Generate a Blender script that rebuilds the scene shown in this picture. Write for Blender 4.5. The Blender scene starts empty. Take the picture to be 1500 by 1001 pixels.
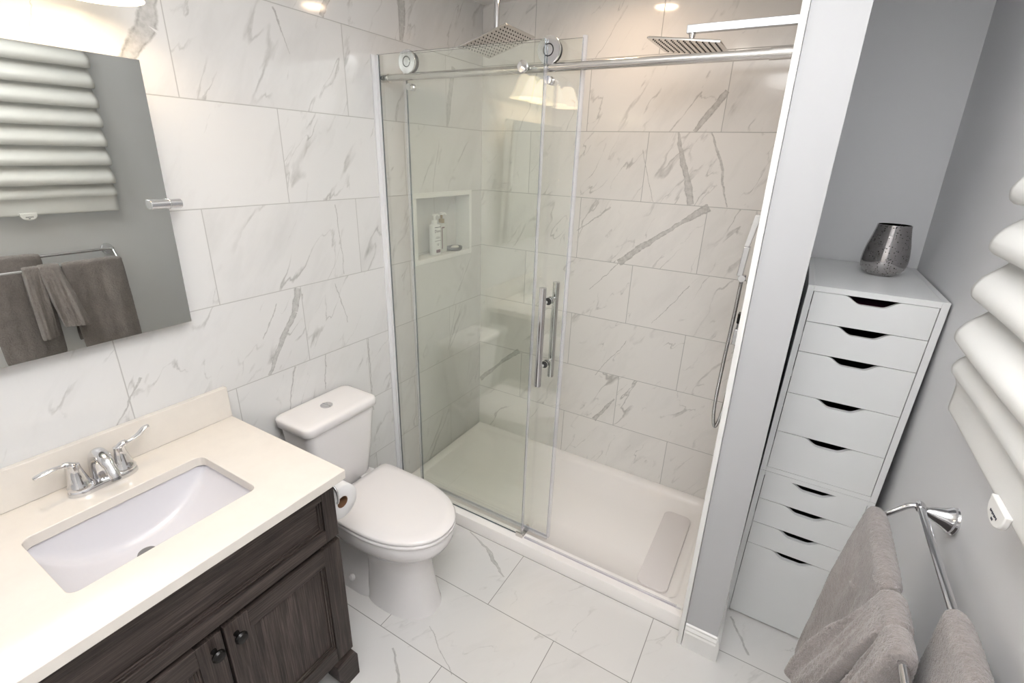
import bpy, bmesh, math, random
from mathutils import Vector, Matrix, noise
C = bpy.context.scene.collection
sc = bpy.context.scene
PI = math.pi

# ------------------------------------------------------------------ camera
cam_d = bpy.data.cameras.new('camera'); cam = bpy.data.objects.new('camera', cam_d); C.objects.link(cam)
cam_d.sensor_width = 36.0; cam_d.lens = 701.26 / 1500 * 36.0; cam_d.clip_start = 0.02
yaw, pitch, roll = .5217, -.3682, .0347
fwd = Vector((-math.sin(yaw)*math.cos(pitch), math.cos(yaw)*math.cos(pitch), math.sin(pitch)))
rgt = Vector((math.cos(yaw), math.sin(yaw), 0)); up = rgt.cross(fwd)
R_ = rgt*math.cos(roll) + up*math.sin(roll); U_ = -rgt*math.sin(roll) + up*math.cos(roll)
M = Matrix((R_, U_, -fwd)).transposed().to_4x4(); M.translation = Vector((1.5877, -1.8086, 1.7481))
cam.matrix_world = M
sc.camera = cam

# ------------------------------------------------------------------ world, view
w = bpy.data.worlds.new('world'); sc.world = w; w.use_nodes = True
w.node_tree.nodes['Background'].inputs[0].default_value = (.80, .90, 1.0, 1)
w.node_tree.nodes['Background'].inputs[1].default_value = 2.0
sc.view_settings.view_transform = 'Standard'; sc.view_settings.look = 'None'
sc.view_settings.gamma = 1; sc.view_settings.exposure = -0.36
sc.view_settings.use_curve_mapping = False
sc.cycles.max_bounces = 12; sc.cycles.transparent_max_bounces = 24; sc.cycles.glossy_bounces = 8

# ------------------------------------------------------------------ lights (vanity and shower lamps in their fittings; other ceiling lamps added as fill)
def area(name, loc, size, power, col, rot=(0,0,0), size_y=None, shape='DISK', spread=180):
    d = bpy.data.lights.new(name, 'AREA'); d.shape = shape; d.size = size
    if size_y: d.size_y = size_y
    d.energy = power; d.color = col; d.spread = math.radians(spread)
    o = bpy.data.objects.new(name, d); C.objects.link(o); o.location = loc; o.rotation_euler = rot
    return o
DOWNLIGHTS = [(0.82, 0.19), (1.02, -0.95)]
area('downlight_shower', (0.82, 0.19, 2.446), .10, 2.6, (1, .70, .45))
area('added_fill_downlight', (1.02, -0.95, 2.446), .10, 1.6, (1, .93, .85))  # added recessed lamp, brightens the room
area('added_fill_light', (1.30, -1.75, 2.34), .40, 4, (1, .965, .935))  # added unseen ceiling lamp for soft fill light
# the photographer's flash, bounced off the ceiling behind the camera
area('camera_flash', (1.58, -1.62, 1.70), .16, 54, (.955, .975, 1.0), rot=(math.radians(180-9), 0, 0), spread=125)
VAN = [-1.20, -1.42, -1.64]
for i, y in enumerate(VAN):
    d = bpy.data.lights.new('vanity_bulb', 'POINT'); d.energy = 1.25; d.color = (1, .80, .56); d.shadow_soft_size = .03
    o = bpy.data.objects.new('vanity_bulb_light', d); C.objects.link(o); o.location = (.14, y, 2.10)

# ------------------------------------------------------------------ materials
MAT = {}
def mat(name, col=(.8,.8,.8), rough=.5, metal=0.0, **kw):
    m = bpy.data.materials.new(name); m.use_nodes = True; MAT[name] = m
    b = m.node_tree.nodes['Principled BSDF']
    b.inputs['Base Color'].default_value = (*col, 1); b.inputs['Roughness'].default_value = rough
    b.inputs['Metallic'].default_value = metal
    for k, v in kw.items():
        b.inputs[k.replace('_', ' ')].default_value = v
    return m
class NT:
    def __init__(s, m): s.t = m.node_tree; s.n = s.t.nodes; s.l = s.t.links
    def new(s, typ, **kw):
        n = s.n.new(typ)
        for k, v in kw.items(): setattr(n, k, v)
        return n
    def put(s, sock, v):
        if hasattr(v, 'is_output'): s.l.new(v, sock)
        elif v is not None: sock.default_value = v
    def m(s, op, a, b=None, c=None, clamp=False):
        n = s.new('ShaderNodeMath', operation=op); n.use_clamp = clamp
        s.put(n.inputs[0], a)
        if b is not None: s.put(n.inputs[1], b)
        if c is not None: s.put(n.inputs[2], c)
        return n.outputs[0]
    def vm(s, op, a, b=None, out=0):
        n = s.new('ShaderNodeVectorMath', operation=op); s.put(n.inputs[0], a)
        if b is not None:
            s.put(n.inputs[3] if op == 'SCALE' else n.inputs[1], b)
        return n.outputs[out]
    def xyz(s, x, y, z=0.0):
        n = s.new('ShaderNodeCombineXYZ'); s.put(n.inputs[0], x); s.put(n.inputs[1], y); s.put(n.inputs[2], z); return n.outputs[0]
    def sep(s, v):
        n = s.new('ShaderNodeSeparateXYZ'); s.put(n.inputs[0], v); return n.outputs
    def noise(s, v, scale, detail=3, rough=.5, dist=0.0):
        n = s.new('ShaderNodeTexNoise'); s.put(n.inputs['Vector'], v); n.inputs['Scale'].default_value = scale
        n.inputs['Detail'].default_value = detail; n.inputs['Roughness'].default_value = rough
        n.inputs['Distortion'].default_value = dist; return n.outputs[0]
    def mr(s, v, a, b, c=0.0, d=1.0, smooth=False):
        n = s.new('ShaderNodeMapRange'); n.interpolation_type = 'SMOOTHSTEP' if smooth else 'LINEAR'
        s.put(n.inputs[0], v); s.put(n.inputs[1], a); s.put(n.inputs[2], b); s.put(n.inputs[3], c); s.put(n.inputs[4], d)
        return n.outputs[0]
    def mix(s, f, a, b):
        n = s.new('ShaderNodeMix', data_type='RGBA'); s.put(n.inputs[0], f); s.put(n.inputs[6], a); s.put(n.inputs[7], b); return n.outputs[2]
    def coord(s): return s.new('ShaderNodeTexCoord').outputs['Object']
    def bump(s, h, strength, dist=.002):
        n = s.new('ShaderNodeBump'); n.inputs['Strength'].default_value = strength; n.inputs['Distance'].default_value = dist
        s.put(n.inputs['Height'], h); s.put(s.n['Principled BSDF'].inputs['Normal'], n.outputs[0])

TW, TH = .6116, .3066
def tile_mat(name, axes, u0, v0, odd0, veins, base=(.67, .66, .65), rough=.09, seed=0.0, grout=(.42, .41, .395), bold=1.0, freq=1.0):
    """polished marble tile in running bond; veins = [(u1,v1,u2,v2,w1,w2)] in metres on the surface"""
    m = mat(name, base, rough); t = NT(m); b = t.n['Principled BSDF']
    s = t.sep(t.coord()); u, v = s[axes[0]], s[axes[1]]
    vv = t.m('DIVIDE', t.m('SUBTRACT', v, v0), TH); row = t.m('FLOOR', vv)
    odd = t.m('MODULO', t.m('ABSOLUTE', row), 2.0)
    ph = t.m('ADD', u0, t.m('MULTIPLY', odd, odd0))
    if name == 'marble_floor': ph = t.m('ADD', ph, t.m('MULTIPLY', t.m('GREATER_THAN', row, 1.5), .32))
    uu = t.m('DIVIDE', t.m('SUBTRACT', u, ph), TW); col = t.m('FLOOR', uu)
    fu = t.m('SUBTRACT', uu, col); fv = t.m('SUBTRACT', vv, row)
    g = .0011
    du = t.m('MULTIPLY', t.m('MINIMUM', fu, t.m('SUBTRACT', 1.0, fu)), TW)
    dv = t.m('MULTIPLY', t.m('MINIMUM', fv, t.m('SUBTRACT', 1.0, fv)), TH)
    dg = t.m('MINIMUM', du, dv)
    gm = t.mr(dg, g, g*1.7, 1.0, 0.0)
    wn = t.new('ShaderNodeTexWhiteNoise', noise_dimensions='3D'); t.put(wn.inputs[0], t.xyz(col, row, seed))
    off = t.vm('SCALE', wn.outputs['Color'], 40.0)
    rnd = wn.outputs['Value']
    P = t.xyz(u, v, 0.0)
    # rotate so that texture stretches along the diagonal
    vr = t.new('ShaderNodeMapping', vector_type='POINT'); t.put(vr.inputs[0], P); vr.inputs['Rotation'].default_value = (0, 0, math.radians(-58))
    vs = t.vm('MULTIPLY', vr.outputs[0], (.55*freq, 1.7*freq, 1.0))
    q = t.vm('ADD', vs, off)
    warp = t.new('ShaderNodeTexNoise'); t.put(warp.inputs['Vector'], q); warp.inputs['Scale'].default_value = 9; warp.inputs['Detail'].default_value = 5
    q2 = t.vm('ADD', q, t.vm('SCALE', t.vm('SUBTRACT', warp.outputs['Color'], (.5, .5, .5)), .16))
    n1 = t.noise(q2, 2.1, 2, .5)
    r1 = t.mr(t.m('ABSOLUTE', t.m('SUBTRACT', n1, .5)), .0, .010, 1.0, 0.0)
    k1 = t.mr(t.noise(q, 4.5, 3, .6), .50, .66)
    n2 = t.noise(t.vm('ADD', q2, (7.3, 2.1, 0)), 4.2, 2, .5)
    r2 = t.mr(t.m('ABSOLUTE', t.m('SUBTRACT', n2, .5)), .0, .012, 1.0, 0.0)
    k2 = t.mr(t.noise(t.vm('ADD', q, (3, 9, 0)), 6.5, 4, .6), .51, .66)
    cloud = t.mr(t.noise(q2, 3.2, 5, .62), .52, .80)
    vein = t.m('ADD', t.m('MULTIPLY', t.m('MULTIPLY', r1, k1), .55*bold), t.m('MULTIPLY', t.m('MULTIPLY', r2, k2), .50*bold), clamp=True)
    vein = t.m('ADD', vein, t.m('MULTIPLY', cloud, .16*bold), clamp=True)
    # hand placed bold veins
    fine = t.noise(P, 26, 4, .6); fine2 = t.noise(P, 7, 2, .5)
    wob = t.m('ADD', t.m('MULTIPLY', t.m('SUBTRACT', fine, .5), .020), t.m('MULTIPLY', t.m('SUBTRACT', fine2, .5), .03))
    streak = t.mr(t.noise(P, 60, 3, .6), .35, .65, .55, 1.0)
    for (a1, b1, a2, b2, w1, w2) in veins:
        A = Vector((a1, b1, 0)); B = Vector((a2, b2, 0)); D = B - A; Ln = D.length; nrm = Vector((-D.y, D.x, 0)) / Ln
        rel = t.vm('SUBTRACT', P, tuple(A))
        tt = t.vm('DOT_PRODUCT', rel, tuple(D / (Ln*Ln)), out=1)
        dd = t.m('ABSOLUTE', t.m('ADD', t.vm('DOT_PRODUCT', rel, tuple(nrm), out=1), wob))
        ww = t.mr(tt, 0.0, 1.0, w1, w2)
        core = t.mr(t.m('DIVIDE', dd, ww), .75, 1.15, 1.0, 0.0)
        edge = t.m('MULTIPLY', t.mr(t.m('ABSOLUTE', t.m('SUBTRACT', t.m('DIVIDE', dd, ww), .85)), 0.0, .25, 1.0, 0.0), .35)
        rng = t.m('MULTIPLY', t.m('GREATER_THAN', tt, 0.0), t.m('LESS_THAN', tt, 1.0))
        big = max(w1, w2) > .006
        val = t.m('MULTIPLY', t.m('ADD', t.m('MULTIPLY', core, .50 if big else .55), edge if big else 0.0), t.m('MULTIPLY', rng, streak))
        vein = t.m('MAXIMUM', vein, val)
    tone = t.mr(rnd, 0.0, 1.0, .975, 1.02)
    basec = t.vm('SCALE', t.xyz(*base), tone)
    c = t.mix(vein, basec, (.20, .19, .175, 1))
    c = t.mix(gm, c, (*grout, 1))
    t.put(b.inputs['Base Color'], c)
    t.put(b.inputs['Roughness'], t.mr(gm, 0, 1, rough, .7))
    t.bump(t.m('SUBTRACT', 1.0, gm), .35, .001)
    return m

VL = [(-.692, 1.257, -.720, 1.170, .016, .014), (-.720, 1.170, -.800, 1.06, .013, .010), (-.80, 1.06, -.858, .955, .010, .006),
      (-.985, 2.17, -1.03, 2.04, .012, .024), (-1.03, 2.04, -1.14, 1.90, .024, .010),
      (-.052, 2.33, -.045, 2.24, .022, .018), (-.045, 2.24, -.059, 2.183, .018, .008),
      (-.41, 2.30, -.458, 2.183, .014, .010),
      (.30, 2.14, .255, 1.98, .014, .018), (.255, 1.98, .249, 1.876, .018, .006),
      (.172, 1.80, .115, 1.56, .0022, .0018), (-.65, 2.17, -.606, 2.045, .004, .0015),
      (-.60, .952, -.628, .80, .003, .002), (-.745, .95, -.80, .78, .004, .002), (-.366, .952, -.372, .58, .0028, .002),
      (-.79, 1.22, -.86, 1.10, .002, .0015), (-.52, 1.24, -.47, 1.06, .0025, .0015), (-.48, 1.55, -.47, 1.27, .002, .0018),
      (.30, .95, .22, .70, .0025, .002), (-1.25, 1.10, -1.36, .95, .003, .002)]
VB = [(1.2155, 2.032, 1.165, 1.955, .010, .015), (1.165, 1.955, 1.110, 1.876, .015, .007),
      (1.045, 1.873, 1.075, 1.78, .004, .012), (1.075, 1.78, 1.145, 1.57, .013, .016),
      (1.185, 1.873, 1.235, 1.765, .003, .006), (1.235, 1.765, 1.30, 1.572, .006, .003),
      (1.225, 1.566, 1.12, 1.49, .018, .010), (1.12, 1.49, 1.005, 1.40, .008, .012), (1.005, 1.40, .84, 1.264, .012, .016), (.84, 1.264, .70, 1.10, .002, .0015),
      (.285, .648, .16, .545, .016, .010), (.16, .545, .005, .385, .008, .014),
      (.905, .505, .85, .42, .004, .009), (.85, .42, .80, .34, .009, .014),
      (.90, 1.80, .97, 1.57, .002, .0015), (.93, .86, .78, .62, .0018, .0015), (.77, 1.53, .60, 1.40, .004, .0015), (1.20, 1.2, 1.05, .98, .002, .0015)]
VF = [(.50, -.262, .66, -.33, .002, .008), (.66, -.33, .785, -.41, .010, .003), (.60, -.915, .71, -1.0, .004, .006),
      (1.68, -.08, 1.77, -.22, .004, .005), (.66, -.77, .85, -.88, .002, .002)]
def marble(name, axes, u0, v0, veins, **kw): return tile_mat(name, axes, u0, v0, TW/2, veins, **kw)
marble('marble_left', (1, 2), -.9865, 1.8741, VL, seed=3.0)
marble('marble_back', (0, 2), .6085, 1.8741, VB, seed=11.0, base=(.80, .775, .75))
marble('marble_side', (1, 2), .10, 1.8741, [], seed=5.0)
marble('marble_floor', (0, 1), .4947, -.8723, VF, seed=8.0, rough=.22, base=(.68, .665, .65), bold=.6, grout=(.26, .25, .24))

def paint(name, col, rough=.55):
    m = mat(name, col, rough); t = NT(m); n = t.noise(t.coord(), 180, 3, .6); t.bump(n, .06, .001); return m
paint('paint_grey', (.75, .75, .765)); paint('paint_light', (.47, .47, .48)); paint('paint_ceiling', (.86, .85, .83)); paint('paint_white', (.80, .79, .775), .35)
mat('chrome', (.70, .70, .715), .06, 1.0); mat('steel', (.64, .615, .59), .16, 1.0); mat('chrome_dark', (.28, .28, .29), .2, 1.0)
mat('porcelain', (.76, .735, .73), .07, Coat_Weight=.3); mat('porcelain_seat', (.77, .74, .735), .13)
mat('acrylic', (.90, .87, .85), .16)
mat('black_plastic', (.012, .012, .013), .3); mat('black_metal', (.012, .011, .011), .25, .6)
mat('plastic_white', (.85, .84, .82), .3); mat('rubber_dark', (.03, .03, .03), .6)
mat('laminate', (.79, .795, .795), .38); mat('laminate_shaded', (.05, .05, .05), .6)
mat('cardboard', (.20, .10, .05), .8); mat('chrome_sheen', (.93, .93, .93), .15); mat('drain_metal', (.30, .29, .28), .3, 1.0); mat('chrome_soft', (.50, .52, .55), .22, 1.0); mat('acrylic_grey', (.74, .70, .69), .3); mat('gasket_grey', (.10, .115, .12), .5); mat('paper', (.82, .81, .81), .9)
mat('purple_cloth', (.09, .008, .045), .8); mat('soap', (.75, .74, .70), .5); mat('grey_dish', (.22, .23, .25), .35)
mat('label_ink', (.04, .04, .06), .6); mat('label_maroon', (.12, .04, .06), .6); mat('bottle_white', (.80, .80, .80), .3); mat('bottle_tan', (.30, .22, .11), .4)
mat('bottle_clear', (.62, .63, .60), .2)
# counter: speckled cultured stone
m = mat('counter', (.80, .765, .73), .16); t = NT(m)
n = t.noise(t.coord(), 14, 6, .65); n2 = t.noise(t.coord(), 300, 2, .5)
t.put(t.n['Principled BSDF'].inputs['Base Color'], t.mix(t.mr(n, .35, .7), (.70, .655, .60, 1), (.67, .625, .575, 1)))
mat('basin', (.66, .645, .675), .12)
# dark stained oak
def wood(name, axis, tint=1.0):
    m = mat(name, (.06, .05, .045), .48, Specular_IOR_Level=.3); t = NT(m); co = t.coord()
    sc_ = [28, 28, 28]; sc_[axis] = 1.6
    q = t.vm('MULTIPLY', co, tuple(sc_))
    wv = t.new('ShaderNodeTexNoise'); t.put(wv.inputs['Vector'], t.vm('MULTIPLY', co, tuple(s*.12 for s in sc_))); wv.inputs['Scale'].default_value = 2.2
    q = t.vm('ADD', q, t.vm('SCALE', wv.outputs['Color'], 3.0))
    a = t.noise(q, 2.2, 6, .7, .3); bq = t.noise(t.vm('MULTIPLY', co, tuple(s*(4 if i != axis else 1.5) for i, s in enumerate(sc_))), 3.0, 3, .6)
    f = t.m('ADD', t.m('MULTIPLY', t.mr(a, .34, .68), .55), t.m('MULTIPLY', t.mr(bq, .38, .62), .45), clamp=True)
    cr = t.new('ShaderNodeValToRGB'); t.put(cr.inputs[0], f)
    cr.color_ramp.elements[0].color = (.012*tint, .009*tint, .0075*tint, 1); cr.color_ramp.elements[1].color = (.135*tint, .102*tint, .090*tint, 1)
    e = cr.color_ramp.elements.new(.5); e.color = (.055*tint, .041*tint, .036*tint, 1)
    t.put(t.n['Principled BSDF'].inputs['Base Color'], cr.outputs[0]); t.bump(f, .25, .001)
    return m
wood('oak_long', 1, .72); wood('oak_vert', 2, .72); wood('oak_panel', 2, .85); wood('oak_side', 2, .72)
# terry
def terry(name, col):
    m = mat(name, col, .95, Sheen_Weight=.35, Sheen_Roughness=.6); t = NT(m); co = t.coord()
    a = t.noise(co, 420, 2, .6); b2 = t.noise(co, 90, 4, .7); c3 = t.noise(co, 12, 3, .6)
    h = t.m('ADD', t.m('MULTIPLY', a, .6), t.m('MULTIPLY', b2, .6))
    k = t.m('MULTIPLY', t.mr(h, .35, .85, .72, 1.22), t.mr(c3, .3, .7, .88, 1.12))
    t.put(t.n['Principled BSDF'].inputs['Base Color'], t.vm('SCALE', t.xyz(*col), k)); t.bump(h, 1.0, .004)
terry('terry', (.235, .205, .195))
# shade fabric
m = mat('shade_fabric', (.86, .855, .84), .9); t = NT(m); b = t.n['Principled BSDF']
tr = t.new('ShaderNodeBsdfTranslucent'); tr.inputs[0].default_value = (.85, .84, .80, 1)
mx = t.new('ShaderNodeMixShader'); mx.inputs[0].default_value = .18
t.l.new(b.outputs[0], mx.inputs[1]); t.l.new(tr.outputs[0], mx.inputs[2]); t.l.new(mx.outputs[0], t.n['Material Output'].inputs[0])
t.bump(t.noise(t.coord(), 500, 2, .5), .25, .001)
# lamp shade glass: glowing frosted glass
m = mat('lamp_glass', (.95, .9, .82), .4); b = m.node_tree.nodes['Principled BSDF']
b.inputs['Emission Color'].default_value = (1, .84, .60, 1); b.inputs['Emission Strength'].default_value = 2.6
m = mat('lamp_lens', (1, 1, 1), .5); b = m.node_tree.nodes['Principled BSDF']
b.inputs['Emission Color'].default_value = (1, .90, .74, 1); b.inputs['Emission Strength'].default_value = 12
m = mat('fill_diffuser', (1, 1, 1), .5); b = m.node_tree.nodes['Principled BSDF']  # glow of the added ceiling fill lamp
b.inputs['Emission Color'].default_value = (1, .97, .93, 1); b.inputs['Emission Strength'].default_value = 3
# mirror
mat('mirror_silver', (.71, .72, .68), .0, 1.0); mat('mirror_edge', (.45, .60, .52), .15)
# glass: clear tinted with fresnel reflections
def glass(name, tint, fac=1.0, body=0.0, bodycol=(.8, .8, .85), rough=0.0):
    m = bpy.data.materials.new(name); m.use_nodes = True; MAT[name] = m; t = NT(m); t.n.remove(t.n['Principled BSDF'])
    tp = t.new('ShaderNodeBsdfTransparent'); tp.inputs[0].default_value = (*tint, 1)
    gl = t.new('ShaderNodeBsdfGlossy'); gl.inputs['Roughness'].default_value = rough; gl.inputs[0].default_value = (1, 1, 1, 1)
    ge = t.new('ShaderNodeNewGeometry'); cs = t.m('ABSOLUTE', t.vm('DOT_PRODUCT', ge.outputs['Incoming'], ge.outputs['Normal'], out=1))
    frv = t.m('ADD', .045, t.m('MULTIPLY', .955, t.m('POWER', t.m('SUBTRACT', 1.0, cs, clamp=True), 5.0)))
    s = tp.outputs[0]
    if body:
        df = t.new('ShaderNodeBsdfDiffuse'); df.inputs[0].default_value = (*bodycol, 1)
        mb = t.new('ShaderNodeMixShader'); mb.inputs[0].default_value = body; t.l.new(s, mb.inputs[1]); t.l.new(df.outputs[0], mb.inputs[2]); s = mb.outputs[0]
    mx = t.new('ShaderNodeMixShader'); t.put(mx.inputs[0], t.m('MULTIPLY', frv, fac, clamp=True)); t.l.new(s, mx.inputs[1]); t.l.new(gl.outputs[0], mx.inputs[2])
    t.l.new(mx.outputs[0], t.n['Material Output'].inputs[0]); return m
glass('shower_glass', (.979, .991, .974), 1.6)
glass('glass_edge', (.45, .55, .55), 1.0, .75, (.06, .09, .12))
glass('seal_clear', (.955, .955, .975), 1.2, .22, (.84, .84, .88), .12)
glass('seal_wall', (.97, .97, .98), 1.0, .80, (.90, .90, .91), .15)
glass('window_glass', (.95, .97, .97), 1.0)
# mercury glass
m = mat('mercury_glass', (.50, .48, .475), .10, 1.0); t = NT(m); co = t.coord(); b = t.n['Principled BSDF']
vo = t.new('ShaderNodeTexVoronoi'); t.put(vo.inputs['Vector'], t.vm('ADD', co, t.vm('SCALE', t.new('ShaderNodeTexNoise').outputs['Color'], .0))); vo.inputs['Scale'].default_value = 150
sp = t.m('MULTIPLY', t.mr(vo.outputs['Distance'], .22, .34, 1.0, 0.0), t.mr(t.noise(co, 45, 3, .6), .44, .50))
t.put(b.inputs['Base Color'], t.mix(sp, (.46, .44, .435, 1), (.05, .045, .04, 1))); t.put(b.inputs['Roughness'], t.mr(sp, 0, 1, .08, .5))
# hose: ribbed metal
m = mat('hose_metal', (.40, .40, .40), .25, 1.0); t = NT(m)
wv = t.new('ShaderNodeTexWave', bands_direction='Z'); t.put(wv.inputs['Vector'], t.coord()); wv.inputs['Scale'].default_value = 60
t.bump(wv.outputs[1], .8, .002)

# ------------------------------------------------------------------ mesh helpers
class MB:
    def __init__(s): s.bm = bmesh.new(); s.mi = 0
    def _f(s, vs):
        try: f = s.bm.faces.new(vs); f.material_index = s.mi; return f
        except ValueError: return None
    def box(s, a, b, lean=None):
        x0, y0, z0 = a; x1, y1, z1 = b
        P = [(x0,y0,z0),(x1,y0,z0),(x1,y1,z0),(x0,y1,z0),(x0,y0,z1),(x1,y0,z1),(x1,y1,z1),(x0,y1,z1)]
        if lean: P = [lean(Vector(p)) for p in P]
        v = [s.bm.verts.new(p) for p in P]
        for f in ((3,2,1,0),(4,5,6,7),(0,1,5,4),(1,2,6,5),(2,3,7,6),(3,0,4,7)): s._f([v[i] for i in f])
        return s
    def loft(s, rings, cap0=True, cap1=True, closed=True):
        R = [[s.bm.verts.new(p) for p in r] for r in rings]; n = len(R[0])
        for a, b in zip(R, R[1:]):
            for i in range(n if closed else n-1): s._f([a[i], a[(i+1) % n], b[(i+1) % n], b[i]])
        if cap0: s._f(list(reversed(R[0])))
        if cap1: s._f(R[-1])
        return s
    def lathe(s, prof, c=(0,0,0), axis=(0,0,1), seg=32, cap0=True, cap1=True):
        ax = Vector(axis).normalized(); q = ax.to_track_quat('Z', 'Y'); c = Vector(c); rings = []
        for r, h in prof:
            rings.append([c + q @ Vector((max(r, 1e-5)*math.cos(2*PI*i/seg), max(r, 1e-5)*math.sin(2*PI*i/seg), h)) for i in range(seg)])
        return s.loft(rings, cap0, cap1)
    def cyl(s, p0, p1, r0, r1=None, seg=24):
        p0, p1 = Vector(p0), Vector(p1); r1 = r0 if r1 is None else r1
        return s.lathe([(r0, 0), (r1, (p1-p0).length)], p0, p1-p0, seg)
    def tube(s, pts, r, seg=12, cap=True):
        pts = [Vector(p) for p in pts]; n = len(pts); rad = r if hasattr(r, '__len__') else [r]*n; rings = []; prev = None
        for i, p in enumerate(pts):
            d = (pts[min(i+1, n-1)] - pts[max(i-1, 0)]).normalized()
            if prev is None:
                a = Vector((0,0,1)) if abs(d.z) < .9 else Vector((1,0,0)); nx = d.cross(a).normalized()
            else: nx = (prev - d*prev.dot(d)).normalized()
            prev = nx; ny = d.cross(nx)
            rr = rad[i]; ra, rb = rr if isinstance(rr, tuple) else (rr, rr)
            rings.append([p + nx*ra*math.cos(2*PI*k/seg) + ny*rb*math.sin(2*PI*k/seg) for k in range(seg)])
        return s.loft(rings, cap, cap)
    def prism(s, poly, axis, a0, a1):
        """poly of 2D points in the two other axes (in order), extruded along axis"""
        def mk(p, a):
            l = list(p); l.insert(axis, a); return l
        return s.loft([[mk(p, a0) for p in poly], [mk(p, a1) for p in poly]])
    def ringplate(s, outer, inner, z0, z1):
        n = len(outer)
        o0 = [s.bm.verts.new((*p, z0)) for p in outer]; o1 = [s.bm.verts.new((*p, z1)) for p in outer]
        i0 = [s.bm.verts.new((*p, z0)) for p in inner]; i1 = [s.bm.verts.new((*p, z1)) for p in inner]
        for k in range(n):
            j = (k+1) % n
            s._f([o0[k], o0[j], o1[j], o1[k]]); s._f([i0[j], i0[k], i1[k], i1[j]]); s._f([o1[k], o1[j], i1[j], i1[k]]); s._f([o0[j], o0[k], i0[k], i0[j]])
        return s
    def build(s, name, mats, parent=None, bevel=0.0, seg=2, smooth=True, angle=35, subsurf=0, root=None):
        bm = s.bm; bmesh.ops.recalc_face_normals(bm, faces=bm.faces)
        r = parent
        off = Vector((0,0,0))
        while r is not None: off += r.location; r = r.parent
        if root is not None: off = Vector(root)
        if off.length: bmesh.ops.translate(bm, verts=bm.verts, vec=-off)
        if smooth:
            for f in bm.faces: f.smooth = True
            for e in bm.edges:
                if len(e.link_faces) == 2 and e.calc_face_angle(0) > math.radians(angle): e.smooth = False
        me = bpy.data.meshes.new(name); bm.to_mesh(me); bm.free()
        for mm in (mats if isinstance(mats, (list, tuple)) else [mats]): me.materials.append(MAT[mm])
        o = bpy.data.objects.new(name, me); C.objects.link(o)
        if parent is not None: o.parent = parent
        if root is not None and parent is None: o.location = off
        if subsurf:
            md = o.modifiers.new('s', 'SUBSURF'); md.levels = subsurf; md.render_levels = subsurf
        if bevel:
            md = o.modifiers.new('b', 'BEVEL'); md.width = bevel; md.segments = seg; md.limit_method = 'ANGLE'; md.angle_limit = math.radians(40); md.harden_normals = False
        return o
def thing(name, label, cat, loc, group=None):
    o = bpy.data.objects.new(name, None); C.objects.link(o); o.location = loc; o.empty_display_size = .05
    o['label'] = label; o['category'] = cat
    if group: o['group'] = group
    return o
def tag(o, label, cat, group=None):
    o['label'] = label; o['category'] = cat
    if group: o['group'] = group
    return o
def struct(o): o['kind'] = 'structure'; return o
def rrect(x0, x1, y0, y1, r, k=6):
    pts = []
    for cx, cy, a in ((x1-r, y1-r, 0), (x0+r, y1-r, 90), (x0+r, y0+r, 180), (x1-r, y0+r, 270)):
        for i in range(k+1):
            t = math.radians(a + 90*i/k); pts.append((cx + r*math.cos(t), cy + r*math.sin(t)))
    return pts
def smoothpath(pts, n=8):
    pts = [Vector(p) for p in pts]; out = []
    for i in range(len(pts)-1):
        p0, p1, p2, p3 = pts[max(i-1, 0)], pts[i], pts[i+1], pts[min(i+2, len(pts)-1)]
        for k in range(n):
            t = k/n; out.append(.5*((2*p1) + (p2-p0)*t + (2*p0-5*p1+4*p2-p3)*t*t + (3*p1-p0-3*p2+p3)*t**3))
    out.append(pts[-1]); return out

# ------------------------------------------------------------------ the room
YB, YF, ZC = .548, -2.55, 2.45
def wx(z): return 2.012 - .035*(z-1.4)          # right wall stands very slightly out of plumb
b = MB(); b.box((-.15, YF-.1, -.1), (2.25, YB+.12, 0)); struct(b.build('floor', 'marble_floor', smooth=False))
b = MB(); b.box((-.15, YF-.1, ZC), (2.25, YB+.12, ZC+.1)); struct(b.build('ceiling', 'paint_ceiling', smooth=False))
# left wall with the shower niche cut in
NY0, NY1, NZ0, NZ1, ND = -.010, .425, 1.250, 1.550, .09
b = MB()
b.box((-.12, YF, 0), (0, NY0, ZC)); b.box((-.12, NY1, 0), (0, YB+.1, ZC)); b.box((-.12, NY0, 0), (0, NY1, NZ0)); b.box((-.12, NY0, NZ1), (0, NY1, ZC))
b.box((-.12, NY0, NZ0), (-ND, NY1, NZ1))
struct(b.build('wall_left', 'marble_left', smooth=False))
b = MB()
b.box((-ND, NY0-.020, NZ0-.022), (.004, NY1+.020, NZ0+.002)); b.box((-ND, NY0-.020, NZ1-.002), (.004, NY1+.020, NZ1+.022))
b.box((-ND, NY0-.020, NZ0+.002), (.004, NY0+.002, NZ1-.002)); b.box((-ND, NY1-.002, NZ0+.002), (.004, NY1+.020, NZ1-.002))
struct(b.build('trim_1', 'paint_white', bevel=.0015, smooth=False))
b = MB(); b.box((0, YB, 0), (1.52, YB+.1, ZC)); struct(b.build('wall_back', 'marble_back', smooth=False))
b = MB(); b.box((1.52, YB, 0), (2.2, YB+.1, ZC)); struct(b.build('wall_alcove', 'paint_grey', smooth=False))
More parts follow.
